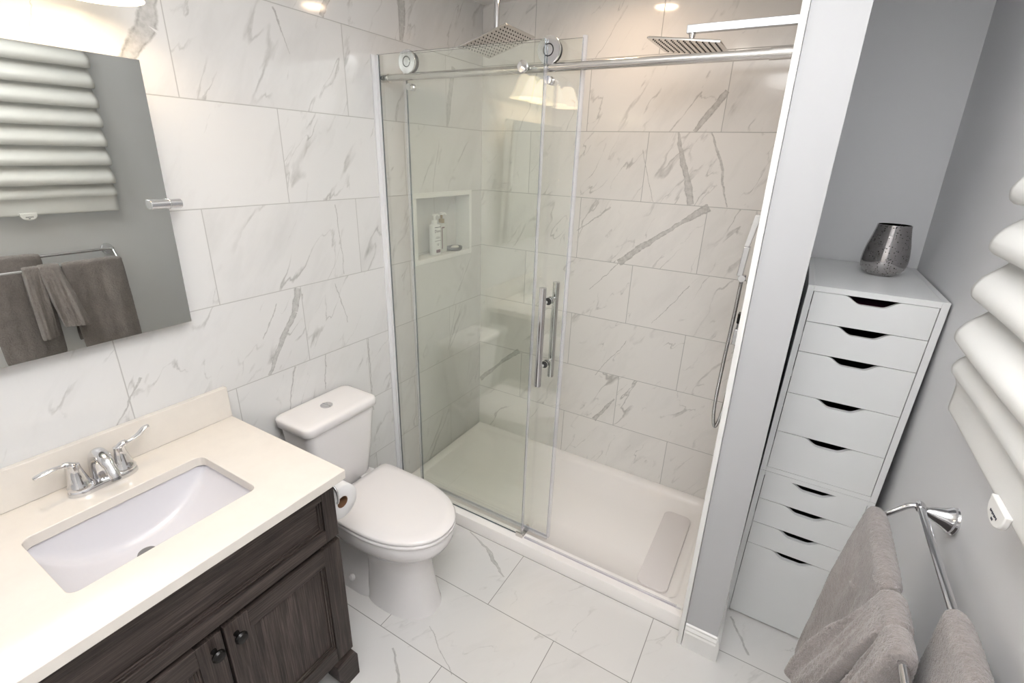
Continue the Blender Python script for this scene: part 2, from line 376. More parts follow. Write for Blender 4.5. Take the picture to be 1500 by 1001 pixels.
# partition between shower and alcove
PY = -.305
def plean(p): return Vector((p.x - (.0105 if p.x > 1.6 else .0155 if p.y < .5 or True else 0)*(p.z-.0), p.y, p.z))
b = MB(); b.box((1.535, PY, 0), (1.648, YB, ZC), plean)
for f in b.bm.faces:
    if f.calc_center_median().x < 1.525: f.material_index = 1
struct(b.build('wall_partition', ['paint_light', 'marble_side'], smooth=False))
b = MB(); b.box((1.517, PY-.012, 0), (1.534, -.19, ZC), plean); struct(b.build('trim_2', 'paint_white', bevel=.002, smooth=False))
prof = [(0, 0), (-.014, 0), (-.014, .072), (-.010, .079), (-.012, .086), (-.006, .096), (-.006, .104), (0, .108)]
b = MB(); b.prism([(PY + p[0], p[1]) for p in prof], 0, 1.5355, 1.6485)
b.prism([(1.648 - p[0], p[1]) for p in prof], 1, PY-.014, -.052)
struct(b.build('baseboard_partition', 'paint_white', smooth=False))
# right wall with window
WY0, WY1, WZ0, WZ1 = -1.21, -.53, 1.32, 2.06
def rl(p): return Vector((p.x + wx(p.z) - 2.0, p.y, p.z))
b = MB()
b.box((2.0, YF, 0), (2.12, WY0, ZC), rl); b.box((2.0, WY1, 0), (2.12, YB+.1, ZC), rl); b.box((2.0, WY0, 0), (2.12, WY1, WZ0), rl); b.box((2.0, WY0, WZ1), (2.12, WY1, ZC), rl)
struct(b.build('wall_right', 'paint_grey', smooth=False))
b = MB()
for a, c in (((2.04, WY0, WZ0), (2.09, WY1, WZ0+.04)), ((2.04, WY0, WZ1-.04), (2.09, WY1, WZ1)), ((2.04, WY0, WZ0), (2.09, WY0+.04, WZ1)), ((2.04, WY1-.04, WZ0), (2.09, WY1, WZ1)), ((2.045, -.89, WZ0+.04), (2.085, -.85, WZ1-.04))):
    b.box(a, c, rl)
wf = struct(b.build('window_1', 'paint_white', smooth=False, bevel=.002))
b = MB(); b.box((2.06, WY0+.035, WZ0+.035), (2.066, WY1-.035, WZ1-.035), rl); b.build('window_pane', 'window_glass', wf, smooth=False)
b = MB(); prof2 = [(0, 0), (-.014, 0), (-.014, .08), (-.006, .10), (0, .108)]
b.prism([(2.055 + p[0], p[1]) for p in prof2], 1, YF, -.06); struct(b.build('baseboard_right', 'paint_white', smooth=False))
b = MB(); b.box((-.1, YF-.1, 0), (.95, YF, ZC)); b.box((1.75, YF-.1, 0), (2.2, YF, ZC)); b.box((.95, YF-.1, 2.05), (1.75, YF, ZC))
struct(b.build('wall_front', 'paint_grey', smooth=False))
b = MB(); b.box((.95, YF-.05, 0), (1.75, YF-.01, 2.05))
for zz in ((.15, .95), (1.05, 1.9)):
    for xx in ((1.03, 1.30), (1.40, 1.67)):
        b.box((xx[0], YF-.012, zz[0]), (xx[1], YF-.004, zz[1]))
dr = struct(b.build('door_1', 'paint_white', smooth=False, bevel=.004))
b = MB(); b.cyl((1.68, YF-.012, 1.0), (1.68, YF+.04, 1.0), .011); b.lathe([(.0, .0), (.022, .004), (.028, .018), (.022, .032), (0, .036)], (1.68, YF+.03, 1.0), (0, 1, 0)); b.build('door_knob', 'steel', dr)
b = MB(); b.box((.88, YF, 0), (.95, YF+.018, 2.12)); b.box((1.75, YF, 0), (1.82, YF+.018, 2.12)); b.box((.95, YF, 2.05), (1.75, YF+.018, 2.12)); struct(b.build('trim_3', 'paint_white', smooth=False, bevel=.004))

# ------------------------------------------------------------------ ceiling fittings
for i, (x, y) in enumerate(DOWNLIGHTS):
    t_ = thing('recessed_downlight', ['round recessed ceiling light above the shower', 'round recessed light added as fill in the middle of the room'][i], 'ceiling light', (x, y, ZC))
    b = MB(); b.lathe([(.058, 0), (.078, 0), (.078, -.004), (.062, -.010), (.058, -.004)], (x, y, ZC), seg=40, cap0=False, cap1=False); b.build('trim_ring', 'paint_white', t_)
    b = MB(); b.lathe([(.0, -.003), (.058, -.003), (.058, 0), (0, 0)], (x, y, ZC), seg=40); b.build('lens', 'lamp_lens', t_)
t_ = thing('added_ceiling_fill', 'round ceiling light with white diffuser added as fill near the door', 'ceiling light', (1.30, -1.75, ZC))  # added fixture that houses the soft fill light
b = MB(); b.lathe([(0, 0), (.20, 0), (.20, -.03), (.0, -.03)], (1.30, -1.75, ZC), seg=48); b.build('lamp_base', 'chrome', t_)
b = MB(); b.lathe([(0, -.03), (.19, -.03), (.185, -.06), (.12, -.085), (0, -.09)], (1.30, -1.75, ZC), seg=48); b.build('diffuser', 'fill_diffuser', t_)

# ------------------------------------------------------------------ vanity
def frame_panel(b, x, y0, y1, z0, z1, fw, th, rec=.010):
    pass
vt = thing('vanity_cabinet', 'dark stained oak vanity cabinet under the white countertop', 'cabinet', (.29, -1.42, 0))
CY0, CY1 = -1.79, -1.052; CX = .535
b = MB()
b.box((.02, CY0, .10), (CX, CY0+.018, .84)); b.box((.02, CY1-.018, .10), (CX, CY1, .84)); b.box((.02, CY0+.018, .10), (.03, CY1-.018, .84)); b.box((.03, CY0+.018, .10), (CX, CY1-.018, .118))
b.box((CX-.02, CY0+.018, .118), (CX, CY0+.04, .84)); b.box((CX-.02, CY1-.04, .118), (CX, CY1-.018, .84)); b.box((CX-.02, CY0+.04, .60), (CX, CY1-.04, .64)); b.box((CX-.02, CY0+.04, .80), (CX, CY1-.04, .84)); b.box((CX-.02, CY0+.04, .118), (CX, CY1-.04, .16))
b.build('cabinet_body', 'oak_side', vt, bevel=.0015, smooth=False)
def panel_front(name, y0, y1, z0, z1, fw, parent, pm):
    """frame-and-panel front in the plane x = CX.. with a stepped inner moulding"""
    X0, X1 = CX+.001, CX+.021
    b = MB()
    b.mi = 0; b.box((X0, y0+fw, z1-fw), (X1, y1-fw, z1)); b.box((X0, y0+fw, z0), (X1, y1-fw, z0+fw))
    b.mi = 1; b.box((X0, y0, z0), (X1, y0+fw, z1)); b.box((X0, y1-fw, z0), (X1, y1, z1))
    for k, (d, h) in enumerate(((.006, .014), (.012, .011))):
        b.mi = 0; a = fw+d-.006; e = fw+d
        b.box((X0, y0+a, z1-e), (X0+h, y1-a, z1-a)); b.box((X0, y0+a, z0+a), (X0+h, y1-a, z0+e))
        b.mi = 1; b.box((X0, y0+a, z0+e), (X0+h, y0+e, z1-e)); b.box((X0, y1-e, z0+e), (X0+h, y1-a, z1-e))
    o = b.build(name, ['oak_long', 'oak_vert'], parent, bevel=.0012, smooth=False)
    b = MB(); b.box((X0, y0+fw+.012, z0+fw+.012), (X0+.006, y1-fw-.012, z1-fw-.012)); b.build('panel', pm, o, smooth=False)
    return o
panel_front('drawer_front', CY0+.003, CY1-.001, .635, .835, .045, vt, 'oak_long')
for (a, c, ky) in ((CY0+.003, -1.4245, -1.45), (-1.4175, CY1-.001, -1.392)):
    d_ = panel_front('door', a, c, .135, .618, .062, vt, 'oak_panel')
    b = MB(); b.lathe([(.0, 0), (.008, 0), (.0065, .006), (.006, .012), (.010, .015), (.0155, .020), (.0165, .025), (.013, .031), (.0, .033)], (CX+.0205, ky, .575), (1, 0, 0), 24); b.build('knob', 'black_metal', d_)
for y0, y1 in ((CY0-.006, CY0+.075), (CY1-.075, CY1+.008)):
    b = MB(); s_ = 1 if y1 > -1.4 else -1
    yo, yi = (y1, y0) if s_ > 0 else (y0, y1)
    b.prism([(yo, 0), (yo, .095), (yo - s_*.010, .118), (yi, .118), (yi, .055), (yi + s_*.012, .040), (yi+s_*.02, 0)], 0, CX-.06, CX+.030)
    b.build('foot', 'oak_long', vt, bevel=.002, smooth=False)
    b = MB(); b.box((.03, min(yo, yo-s_*.025), 0), (.11, max(yo, yo-s_*.025), .10)); b.build('foot', 'oak_long', vt, smooth=False)

ct = thing('countertop', 'cream white stone countertop with backsplash on the oak vanity', 'countertop', (.29, -1.42, .84))
inner = rrect(.170, .448, -1.628, -1.214, .022); outer = rrect(.001, .586, -1.815, -1.027, .004)
b = MB(); b.ringplate(outer, inner, .840, .870); b.build('slab', 'counter', ct, bevel=.002)
b = MB(); b.box((.001, -1.815, .8705), (.021, -1.027, .982)); b.build('backsplash', 'counter', ct, bevel=.002, smooth=False)
# basin
bt = thing('sink_basin', 'white undermount rectangular sink with a curved bottom', 'sink', (.31, -1.42, .72))
b = MB(); nx_, ny_ = 22, 36; X0, X1, Y0, Y1 = .163, .455, -1.635, -1.207
def zb(y, x):
    t_ = abs((y-(Y0+Y1)/2)/((Y1-Y0)/2)); d = .128*(1-t_**2.4)**.85 if t_ < 1 else 0
    e = min(x-X0, X1-x)/.03; e = max(0, min(1, e)); e = math.sqrt(1-(1-e)**2)
    return .8385 - d*(.05+.95*e) - .0005
for off, flip in ((0, 0), (-.012, 1)):
    G = [[b.bm.verts.new((X0 + (X1-X0)*(.5-.5*math.cos(PI*i/nx_)) , Y0+(Y1-Y0)*(.5-.5*math.cos(PI*j/ny_)), zb(Y0+(Y1-Y0)*(.5-.5*math.cos(PI*j/ny_)), X0 + (X1-X0)*(.5-.5*math.cos(PI*i/nx_)))+off)) for j in range(ny_+1)] for i in range(nx_+1)]
    for i in range(nx_):
        for j in range(ny_): b._f([G[i][j], G[i+1][j], G[i+1][j+1], G[i][j+1]])
b.box((.150, -1.65, .828), (.163, -1.195, .8395)); b.box((.455, -1.65, .828), (.47, -1.195, .8395)); b.box((.163, -1.65, .828), (.455, -1.635, .8395)); b.box((.163, -1.207, .828), (.455, -1.195, .8395))
b.build('bowl', 'basin', bt, angle=60)
b = MB(); b.lathe([(0, .002), (.010, .004), (.021, .003), (.0225, 0), (.0225, -.006), (0, -.006)], (.252, -1.430, .7135), seg=28); b.build('drain', 'drain_metal', bt)

# faucet
ft = thing('faucet', 'chrome two-handle centreset faucet behind the sink', 'faucet', (.082, -1.424, .870)); FY = -1.424; FX = .082
def stad(hl, r, z, pinch=0.0, n=48):
    pts = []
    for i in range(n):
        a = 2*PI*i/n; y = math.copysign(abs(math.sin(a))**.75, math.sin(a))*hl
        x = math.cos(a)*r*(1-pinch*(1-min(1, abs(y)/(hl*.62))**2)) if True else 0
        pts.append((FX+x, FY+y, z))
    return pts
b = MB(); b.loft([stad(.080, .031, .8705, .22), stad(.080, .031, .879, .22), stad(.078, .029, .886, .22), stad(.072, .024, .891, .22)]); b.build('base_plate', 'chrome', ft)
for s_ in (-1, 1):
    hy = FY + s_*.0508
    b = MB(); b.lathe([(.027, .888), (.0275, .893), (.024, .900), (.0215, .912), (.016, .935), (.0135, .950), (.013, .958), (.0, .962)], (FX, hy, 0), seg=28)
    h_ = b.build('handle_body', 'chrome', ft)
    pts = smoothpath([(FX, hy-s_*.006, .952), (FX+.002, hy+s_*.010, .963), (FX+.003, hy+s_*.028, .965), (FX+.004, hy+s_*.048, .972), (FX+.004, hy+s_*.066, .985), (FX+.004, hy+s_*.080, .988)] if s_ > 0 else
                     [(FX, hy+.006, .952), (FX+.002, hy-.010, .963), (FX+.003, hy-.028, .967), (FX+.004, hy-.048, .968), (FX+.004, hy-.066, .966), (FX+.004, hy-.080, .962)], 6)
    n = len(pts); b = MB(); b.tube(pts, [(.011*(1-.5*i/n) if i < n*.25 else .0055 + .0045*math.sin(PI*max(0, (i/n-.35))/.65)**1 if i < n-1 else .003,
                                         .008 if i < n*.3 else .0045 if i < n-1 else .002) for i in range(n)], 16)
    b.build('lever', 'chrome', h_)
pts = smoothpath([(FX-.012, FY, .885), (FX-.014, FY, .915), (FX-.004, FY, .950), (FX+.026, FY, .972), (FX+.060, FY, .965), (FX+.085, FY, .940), (FX+.092, FY, .925)], 7)
n = len(pts); b = MB(); b.tube(pts, [(.022-.007*min(1, i/n*1.4) if i < n*.7 else .0125, .024-.009*min(1, i/n*1.4) if i < n*.7 else .0135) for i in range(n)], 24); b.build('spout', 'chrome', ft)
b = MB(); b.lathe([(.0115, 0), (.0115, .008), (.009, .0085), (.009, 0)], pts[-1], pts[-1]-pts[-2], 20); b.build('aerator', 'chrome_dark', ft)

# ------------------------------------------------------------------ mirror (tilts on two pivots)
TILT = math.radians(2.0); MPX = .06; MZ = 1.595; MY0, MY1 = -1.735, -1.103
def mp(y, z, d=0.0):   # point on mirror plane (z measured along the mirror), d = behind
    return Vector((MPX + (z-MZ)*math.tan(TILT) - d*math.cos(TILT), y, z + d*math.sin(TILT)))
mt = thing('wall_mirror', 'frameless rectangular pivot mirror above the sink', 'mirror', (.03, (MY0+MY1)/2, 1.245))
b = MB(); z0, z1 = 1.247, 1.945
P = [mp(MY0, z0), mp(MY1, z0), mp(MY1, z1), mp(MY0, z1)]; Q = [mp(MY0, z0, .005), mp(MY1, z0, .005), mp(MY1, z1, .005), mp(MY0, z1, .005)]
b.loft([Q, P]); 
for f in b.bm.faces:
    if abs(f.normal.x) < .5 and f.calc_center_median().z: pass
bmesh.ops.recalc_face_normals(b.bm, faces=b.bm.faces)
for f in b.bm.faces: f.material_index = 0 if abs(f.normal.x) > .9 else 1
b.build('mirror_glass', ['mirror_silver', 'mirror_edge'], mt, smooth=False)
for yy in (MY1, MY0):
    s_ = 1 if yy == MY1 else -1
    b = MB(); b.box((.002, yy+s_*.006-.016, MZ-.024), (.010, yy+s_*.006+.016, MZ+.030)); b.cyl((.010, yy+s_*.006, MZ), (.058, yy+s_*.006, MZ), .007)
    b.cyl((.066, yy-s_*.048, MZ), (.066, yy-s_*.0005, MZ), .0125, seg=28); b.cyl((.066, yy+s_*.0005, MZ), (.066, yy+s_*.030, MZ), .0125, seg=28)
    b.cyl((.066, yy-s_*.002, MZ), (.066, yy+s_*.002, MZ), .0135, seg=28)
    b.build('pivot_bracket', 'chrome', mt, bevel=.0008)

# vanity light
vl = thing('vanity_light', 'three-shade vanity wall light glowing warm above the mirror', 'wall light', (.0, -1.42, 2.20))
b = MB(); b.box((.001, -1.70, 2.185), (.022, -1.14, 2.245)); b.build('back_plate', 'chrome', vl, bevel=.004)
for y in VAN:
    b = MB(); b.tube(smoothpath([(.022, y, 2.215), (.08, y, 2.235), (.13, y, 2.22), (.14, y, 2.19)], 6), .007); b.lathe([(.0, 2.20), (.022, 2.198), (.026, 2.18), (.026, 2.165), (0, 2.165)], (.14, y, 0)); b.build('arm', 'chrome', vl)
    b = MB()
    pr_ = [(.026, 2.172), (.040, 2.160), (.052, 2.135), (.066, 2.095), (.082, 2.066), (.095, 2.053)]
    b.lathe(pr_ + [(r-.004, z) for r, z in reversed(pr_)], (.14, y, 0), seg=40, cap0=False, cap1=False); b.build('lamp_shade', 'lamp_glass', vl)

# ------------------------------------------------------------------ toilet
TY = -.70
tt_ = thing('toilet', 'white two-piece toilet with closed lid between vanity and shower', 'toilet', (.36, TY, 0))
def egg(x0, x1, hw, z, sq=2.3, n=48, xm=None, blunt=1.0):
    """plan outline, blunt at the back (x0), rounder at the front (x1)"""
    xm = x0 + (x1-x0)*.42 if xm is None else xm; pts = []
    for i in range(n):
        a = 2*PI*i/n; c, s_ = math.cos(a), math.sin(a)
        if c >= 0: x = xm + (x1-xm)*abs(c)**(2/2.15); y = hw*math.copysign(abs(s_)**(2/2.15), s_)
        else: x = xm - (xm-x0)*abs(c)**(2/sq); y = hw*math.copysign(abs(s_)**(2/sq), s_)
        pts.append((x, TY+y, z))
    return pts
b = MB()
b.loft([egg(.315, .638, .116, .0, 3), egg(.315, .634, .113, .012, 3), egg(.32, .612, .100, .12, 3), egg(.32, .600, .098, .20, 3), egg(.30, .604, .106, .255, 3), egg(.25, .620, .125, .285, 3),
        egg(.19, .652, .150, .315, 3), egg(.15, .684, .172, .345, 3), egg(.14, .697, .182, .372, 3), egg(.14, .700, .185, .405, 3), egg(.14, .696, .181, .413, 3)])
# rear foot and trapway, narrower than the front column
b.loft([egg(.09, .42, .112, 0, 5, xm=.30), egg(.09, .42, .110, .03, 5, xm=.30), egg(.10, .41, .084, .10, 5, xm=.30), egg(.11, .40, .070, .20, 5, xm=.30), egg(.12, .40, .085, .28, 4, xm=.28), egg(.05, .40, .12, .36, 4, xm=.28), egg(.035, .40, .15, .405, 5, xm=.28), egg(.035, .40, .15, .418, 5, xm=.28)])
b.build('bowl', 'porcelain', tt_, angle=50)
for s_ in (-1, 1):
    b = MB(); b.lathe([(.016, 0), (.016, .008), (.011, .015), (0, .018)], (.265, TY+s_*.098, .055), (0, s_*.92, .4)); b.build('bolt_cap', 'porcelain', tt_)
b = MB(); b.loft([egg(.205, .700, .184, .4145, 6, xm=.40), egg(.203, .705, .188, .420, 6, xm=.40), egg(.203, .705, .188, .428, 6, xm=.40), egg(.206, .700, .184, .432, 6, xm=.40)]); b.build('seat', 'porcelain_seat', tt_, angle=50)
b = MB(); b.loft([egg(.206, .700, .184, .4335, 14, xm=.40), egg(.204, .704, .187, .437, 14, xm=.40), egg(.204, .704, .187, .445, 14, xm=.40), egg(.208, .697, .182, .4505, 12, xm=.40), egg(.23, .66, .155, .4535, 6, xm=.40), egg(.30, .56, .08, .4545, 4, xm=.42)]); b.build('seat_lid', 'porcelain_seat', tt_, angle=50)
for s_ in (-1, 1):
    b = MB(); b.box((.185, TY+s_*.075-.02, .419), (.205, TY+s_*.075+.02, .442)); b.build('hinge', 'porcelain_seat', tt_, bevel=.005, seg=3)
def rr3(x0, x1, y0, y1, r, z): return [(p[0], p[1], z) for p in rrect(x0, x1, y0, y1, r, 6)]
b = MB(); b.loft([rr3(.045, .175, TY-.125, TY+.115, .05, .421), rr3(.032, .190, TY-.142, TY+.130, .045, .450), rr3(.028, .198, TY-.160, TY+.146, .035, .60), rr3(.022, .204, TY-.172, TY+.160, .03, .752)]); b.build('tank', 'porcelain', tt_, angle=50)
b = MB(); b.loft([rr3(.014, .208, TY-.178, TY+.166, .03, .7525), rr3(.008, .214, TY-.184, TY+.172, .035, .758), rr3(.008, .214, TY-.184, TY+.172, .035, .784), rr3(.011, .210, TY-.181, TY+.169, .035, .790), rr3(.020, .200, TY-.172, TY+.160, .03, .7935), rr3(.035, .185, TY-.155, TY+.145, .02, .7950)])
tl = b.build('tank_lid', 'porcelain', tt_, angle=50)
b = MB(); b.lathe([(.0, .006), (.020, .0055), (.0235, .004), (.0235, 0), (0, 0)], (.112, -.712, .7948), seg=32); b.box((.0885, -.7125, .8005), (.1355, -.7115, .8012)); b.build('flush_button', 'chrome', tl)

# toilet paper
hp = thing('toilet_paper_holder', 'chrome hook holding the toilet roll on the vanity side', 'holder', (.50, CY1, .74))
b = MB(); b.lathe([(.0, 0), (.020, 0), (.020, .004), (.014, .008), (.008, .012), (0, .012)], (.452, CY1+.001, .772), (0, 1, 0)); b.tube(smoothpath([(.452, CY1+.008, .772), (.456, CY1+.022, .775), (.480, CY1+.036, .774), (.510, CY1+.040, .755), (.517, CY1+.040, .730), (.516, CY1+.040, .712), (.507, CY1+.040, .703), (.47, CY1+.046, .703), (.40, CY1+.050, .703)], 6), .0042, 12); b.build('hook', 'chrome', hp)
RC = Vector((.0, CY1+.0625, .691))
b = MB(); ro, ri = .059, .0205; x0, x1 = .402, .508
b.lathe([(ro, x0), (ro, x1-.002), (ro-.002, x1), (ri, x1), (ri, x0), (ro, x0)], (0, RC.y, RC.z), (1, 0, 0), 48, False, False)
tr_ = tag(b.build('toilet_paper_roll', 'paper', root=(.455, RC.y, RC.z), angle=50), 'white toilet paper roll on the chrome hook beside the toilet', 'toilet paper')
b = MB(); b.lathe([(ri-.0003, x0+.001), (ri-.0003, x1-.001), (ri-.0018, x1-.001), (ri-.0018, x0+.001), (ri-.0003, x0+.001)], (0, RC.y, RC.z), (1, 0, 0), 40, False, False); b.build('cardboard_core', 'cardboard', tr_)

# ------------------------------------------------------------------ shower base
sb = thing('shower_base', 'low white acrylic shower base with front curb', 'shower base', (.75, .15, 0))
SX1 = 1.514; SY0 = -.257; SY1 = YB-.001
outer = [(.001, SY0), (SX1, SY0), (SX1, SY1), (.001, SY1)]
b = MB()
def rect(x0, x1, y0, y1, z, r=.002): return [(p[0], p[1], z) for p in rrect(x0, x1, y0, y1, r, 5)]
b.loft([rect(.001, SX1, SY0, SY1, 0), rect(.001, SX1, SY0, SY1, .058), rect(.004, SX1-.003, SY0+.004, SY1, .065), rect(.030, SX1-.030, SY0+.068, SY1-.030, .065, .05), rect(.040, SX1-.040, SY0+.076, SY1-.040, .052, .05), rect(.060, SX1-.055, SY0+.088, SY1-.055, .036, .05), rect(.5, 1.2, 0, .3, .033, .05)])
b.build('tray', 'acrylic', sb, angle=50)
b = MB(); pts = [(p[0], p[1]) for p in rrect(1.300, 1.430, -.160, .375, .035, 8)]
b.loft([[(x, y, .0335) for x, y in pts], [(x, y, .047) for x, y in pts], [(1.365+(x-1.365)*.97, .108+(y-.108)*.99, .0485) for x, y in pts]]); b.build('drain_cover', 'acrylic_grey', sb, smooth=False)
# ------------------------------------------------------------------ glass
YG, YD, YR = -.212, -.165, -.190     # fixed pane, door pane, rail
fp = thing('fixed_glass_panel', 'fixed clear glass shower panel beside the toilet', 'glass panel', (.38, YG, .066))
def pane(b, x0, x1, y, z0, z1, th=.008):
    bmesh_box = b.box((x0, y-th/2, z0), (x1, y+th/2, z1))
    bmesh.ops.recalc_face_normals(b.bm, faces=b.bm.faces)
    for f in b.bm.faces: f.material_index = 0 if abs(f.normal.y) > .9 else 1
    return b
FR = .757
b = MB(); pane(b, .009, FR, YG, .067, 2.108); b.build('glass', ['shower_glass', 'glass_edge'], fp, smooth=False)
b = MB(); b.box((.001, YG-.030, .066), (.007, YG+.014, 2.105)); b.box((.0075, YG-.012, .066), (.020, YG-.0050, 2.105)); b.build('wall_channel', 'seal_wall', fp, smooth=False)
b = MB(); b.box((.0205, YG-.0075, .066), (.0240, YG-.0045, 2.105)); b.build('wall_gasket', 'gasket_grey', fp, smooth=False)
b = MB(); b.box((FR+.0005, YG-.0035, .067), (FR+.0045, YG+.013, 2.03)); b.build('edge_seal', 'seal_clear', fp, smooth=False)
sd = thing('sliding_glass_door', 'clear glass sliding shower door pushed open behind the fixed panel', 'shower door', (.50, YD, .075))
DL, DR = .115, .868
b = MB(); pane(b, DL, DR, YD, .080, 2.112); b.build('glass', ['shower_glass', 'glass_edge'], sd, smooth=False)
b = MB(); b.box((DR+.0005, YD-.007, .08), (DR+.013, YD+.007, 2.118)); b.build('edge_seal', 'seal_clear', sd, smooth=False)
b = MB(); b.box((DL-.012, YD-.006, .08), (DL-.0005, YD+.006, 2.112)); b.build('edge_seal', 'seal_clear', sd, smooth=False)
b = MB(); b.box((DL, YD-.007, .068), (DR+.004, YD+.007, .0795)); b.box((DL, YD-.0075, .0795), (DR+.004, YD-.0045, .094)); b.build('bottom_seal', 'seal_clear', sd, smooth=False)
ZR = 2.028
for x in (.152, .764):
    zc = ZR+.050
    b = MB(); b.lathe([(0, .005), (.037, .005), (.037, .010), (.036, .013), (.036, .019), (.0375, .021), (.0375, .0265), (0, .0265)], (x, YD-.0035, zc), (0, -1, 0), 40); r_ = b.build('roller', 'black_plastic', sd)
    b = MB(); b.lathe([(0, .0265), (.041, .0265), (.042, .028), (.042, .033), (.0405, .0355), (.0195, .0355), (.0185, .0345), (.0165, .0345), (.0155, .0355), (0, .0355)], (x, YD-.0035, zc), (0, -1, 0), 48)
    b.mi = 1; b.lathe([(.0160, .0357), (.0190, .0357), (.0190, .0350), (.0160, .0350)], (x, YD-.0035, zc), (0, -1, 0), 48, False, False)
    b.mi = 1; b.lathe([(0, .024), (.0415, .024), (.0415, .0265), (0, .0265)], (x, YD-.0035, zc), (0, -1, 0), 48)
    b.build('roller_cap', ['chrome', 'black_plastic'], r_)
    b = MB(); b.lathe([(0, -.002), (.013, -.002), (.013, .010), (.010, .013), (.010, .020), (.0125, .023), (.0125, .030), (0, .030)], (x, YD-.0035, ZR-.036), (0, -1, 0), 24); b.build('guard_knob', 'chrome', sd)
for y0, yy in ((YD-.0045, YD-.062), (YD+.0045, YD+.055)):
    b = MB(); s_ = -1 if yy < YD else 1
    z0, z1 = (.872, 1.288) if s_ < 0 else (.898, 1.290)
    X = .806
    b.cyl((X, yy, .878), (X, yy, 1.290), .0135, seg=24)
    for zz in (.955, 1.225):
        b.cyl((X, yy, zz), (X, y0, zz), .0065); b.lathe([(.014, 0), (.014, .006), (.0, .006)], (X, y0+s_*.006, zz), (0, -s_, 0), 20)
    h_ = b.build('pull_handle', 'chrome', sd)
    b = MB()
    for zz in (.955, 1.225): b.cyl((X, y0+s_*.0062, zz), (X, y0+s_*.0085, zz), .0145)
    b.build('gasket', 'rubber_dark', h_)
dr_ = thing('door_rail', 'round brushed steel rail carrying the shower door rollers', 'rail', (.75, YR, ZR))
b = MB(); b.cyl((.004, YR, ZR), (1.494, YR, ZR), .0132, seg=28); b.build('rail_tube', 'steel', dr_)
for a, c in ((.003, .045), (1.425, 1.4945)):
    b = MB(); b.cyl((a, YR, ZR), (c, YR, ZR), .0155, seg=28); b.build('end_sleeve', 'steel', dr_)
b = MB(); xk = .690
b.cyl((xk, YR-.010, ZR), (xk, YG+.0042, ZR), .009); b.cyl((xk, YG-.0042, ZR), (xk, YG-.016, ZR), .008); b.lathe([(.0, 0), (.010, 0), (.019, .010), (.0195, .016), (.017, .019), (.0, .021)], (xk, YG-.014, ZR), (0, -1, 0), 32); b.build('clamp_knob', 'chrome', dr_)
b = MB(); b.box((FR+.02, YG-.007, .0655), (SX1-.012, YG+.003, .070)); b.box((FR+.02, YG-.009, .0655), (SX1-.012, YG-.007, .073)); tag(b.build('threshold_strip', 'seal_clear', smooth=False, root=(1.1, YG, .0655)), 'clear threshold strip along the shower curb', 'threshold strip')
b = MB(); b.box((SX1-.030, YG-.008, .0655), (SX1-.008, YG+.005, .076)); tag(b.build('strip_end_block', 'plastic_white', bevel=.001, smooth=False, root=(SX1-.02, YG, .0655)), 'small clear end block where the threshold strip meets the partition', 'end block')
b = MB(); b.box((FR-.022, YG-.016, .0655), (FR+.014, YG-.0075, .088)); b.box((FR-.010, YG-.0075, .0655), (FR+.014, YD+.014, .0675)); b.box((FR-.006, YD+.009, .0675), (FR+.010, YD+.015, .085)); tag(b.build('door_guide', 'steel', bevel=.001, smooth=False, root=(FR, YG, .0655)), 'small chrome door guide block on the shower curb', 'door guide')

# ------------------------------------------------------------------ shower heads
def rain_head(root, c, half, tx, sgn=1):
    cx, cy, cz = c; ang = math.atan(tx)
    def T(x, y, z): return Vector((cx + x*math.cos(ang) - z*math.sin(ang), cy+y, cz + x*math.sin(ang) + z*math.cos(ang)))
    b = MB(); p = rrect(-half, half, -half, half, .004, 3)
    b.loft([[T(x, y, 0) for x, y in p], [T(x, y, .004) for x, y in p], [T(x*.97, y*.97, .007) for x, y in p], [T(x*.3, y*.3, .011) for x, y in p]])
    hd = b.build('rain_plate', 'steel', root)
    b = MB(); n = 11
    for i in range(n):
        for j in range(n):
            x = (i-(n-1)/2)*half*2/(n+.8); y = (j-(n-1)/2)*half*2/(n+.8)
            if (i+j) % 1 == 0: b.lathe([(.0026, 0), (.0022, -.0022), (0, -.0024)], T(x, y, 0), (math.sin(ang)*0, 0, 1), 8)
    nz = b.build('nozzles', 'rubber_dark', hd); nz['kind'] = 'stuff'
    return T
HY = .10
t_ = thing('ceiling_shower_head', 'square steel rain shower head hanging from the ceiling pipe', 'shower head', (.372, HY, 2.2))
T = rain_head(t_, (.372, HY, 2.180), .118, .27)
b = MB(); b.cyl((.368, HY, 2.215), (.368, HY, ZC-.008), .0105, seg=20); b.lathe([(.030, 0), (.030, -.004), (.012, -.008), (0, -.008)], (.368, HY, ZC-.001)); b.build('ceiling_pipe', 'chrome', t_)
b = MB(); b.lathe([(.013, .0), (.016, .010), (.014, .024), (.010, .030), (0, .030)], (.369, HY, 2.189)); b.build('ball_joint', 'chrome', t_)
t_ = thing('arm_shower_head', 'square steel rain shower head on the chrome wall arm', 'shower head', (1.145, HY, 2.12))
T = rain_head(t_, (1.145, HY, 2.112), .118, -.12)
b = MB(); b.box((1.128, HY-.012, 2.153), (1.5035, HY+.012, 2.177)); b.build('arm', 'chrome_soft', t_, bevel=.0015, smooth=False)
b = MB(); b.box((1.492, HY-.03, 2.135), (1.502, HY+.03, 2.195)); b.build('arm_flange', 'chrome', t_, bevel=.0015, smooth=False)
b = MB(); b.lathe([(.013, 0), (.015, .008), (.010, .013), (.009, .022), (.011, .028), (.011, .034), (0, .034)], (1.146, HY, 2.119)); b.build('ball_joint', 'chrome', t_)
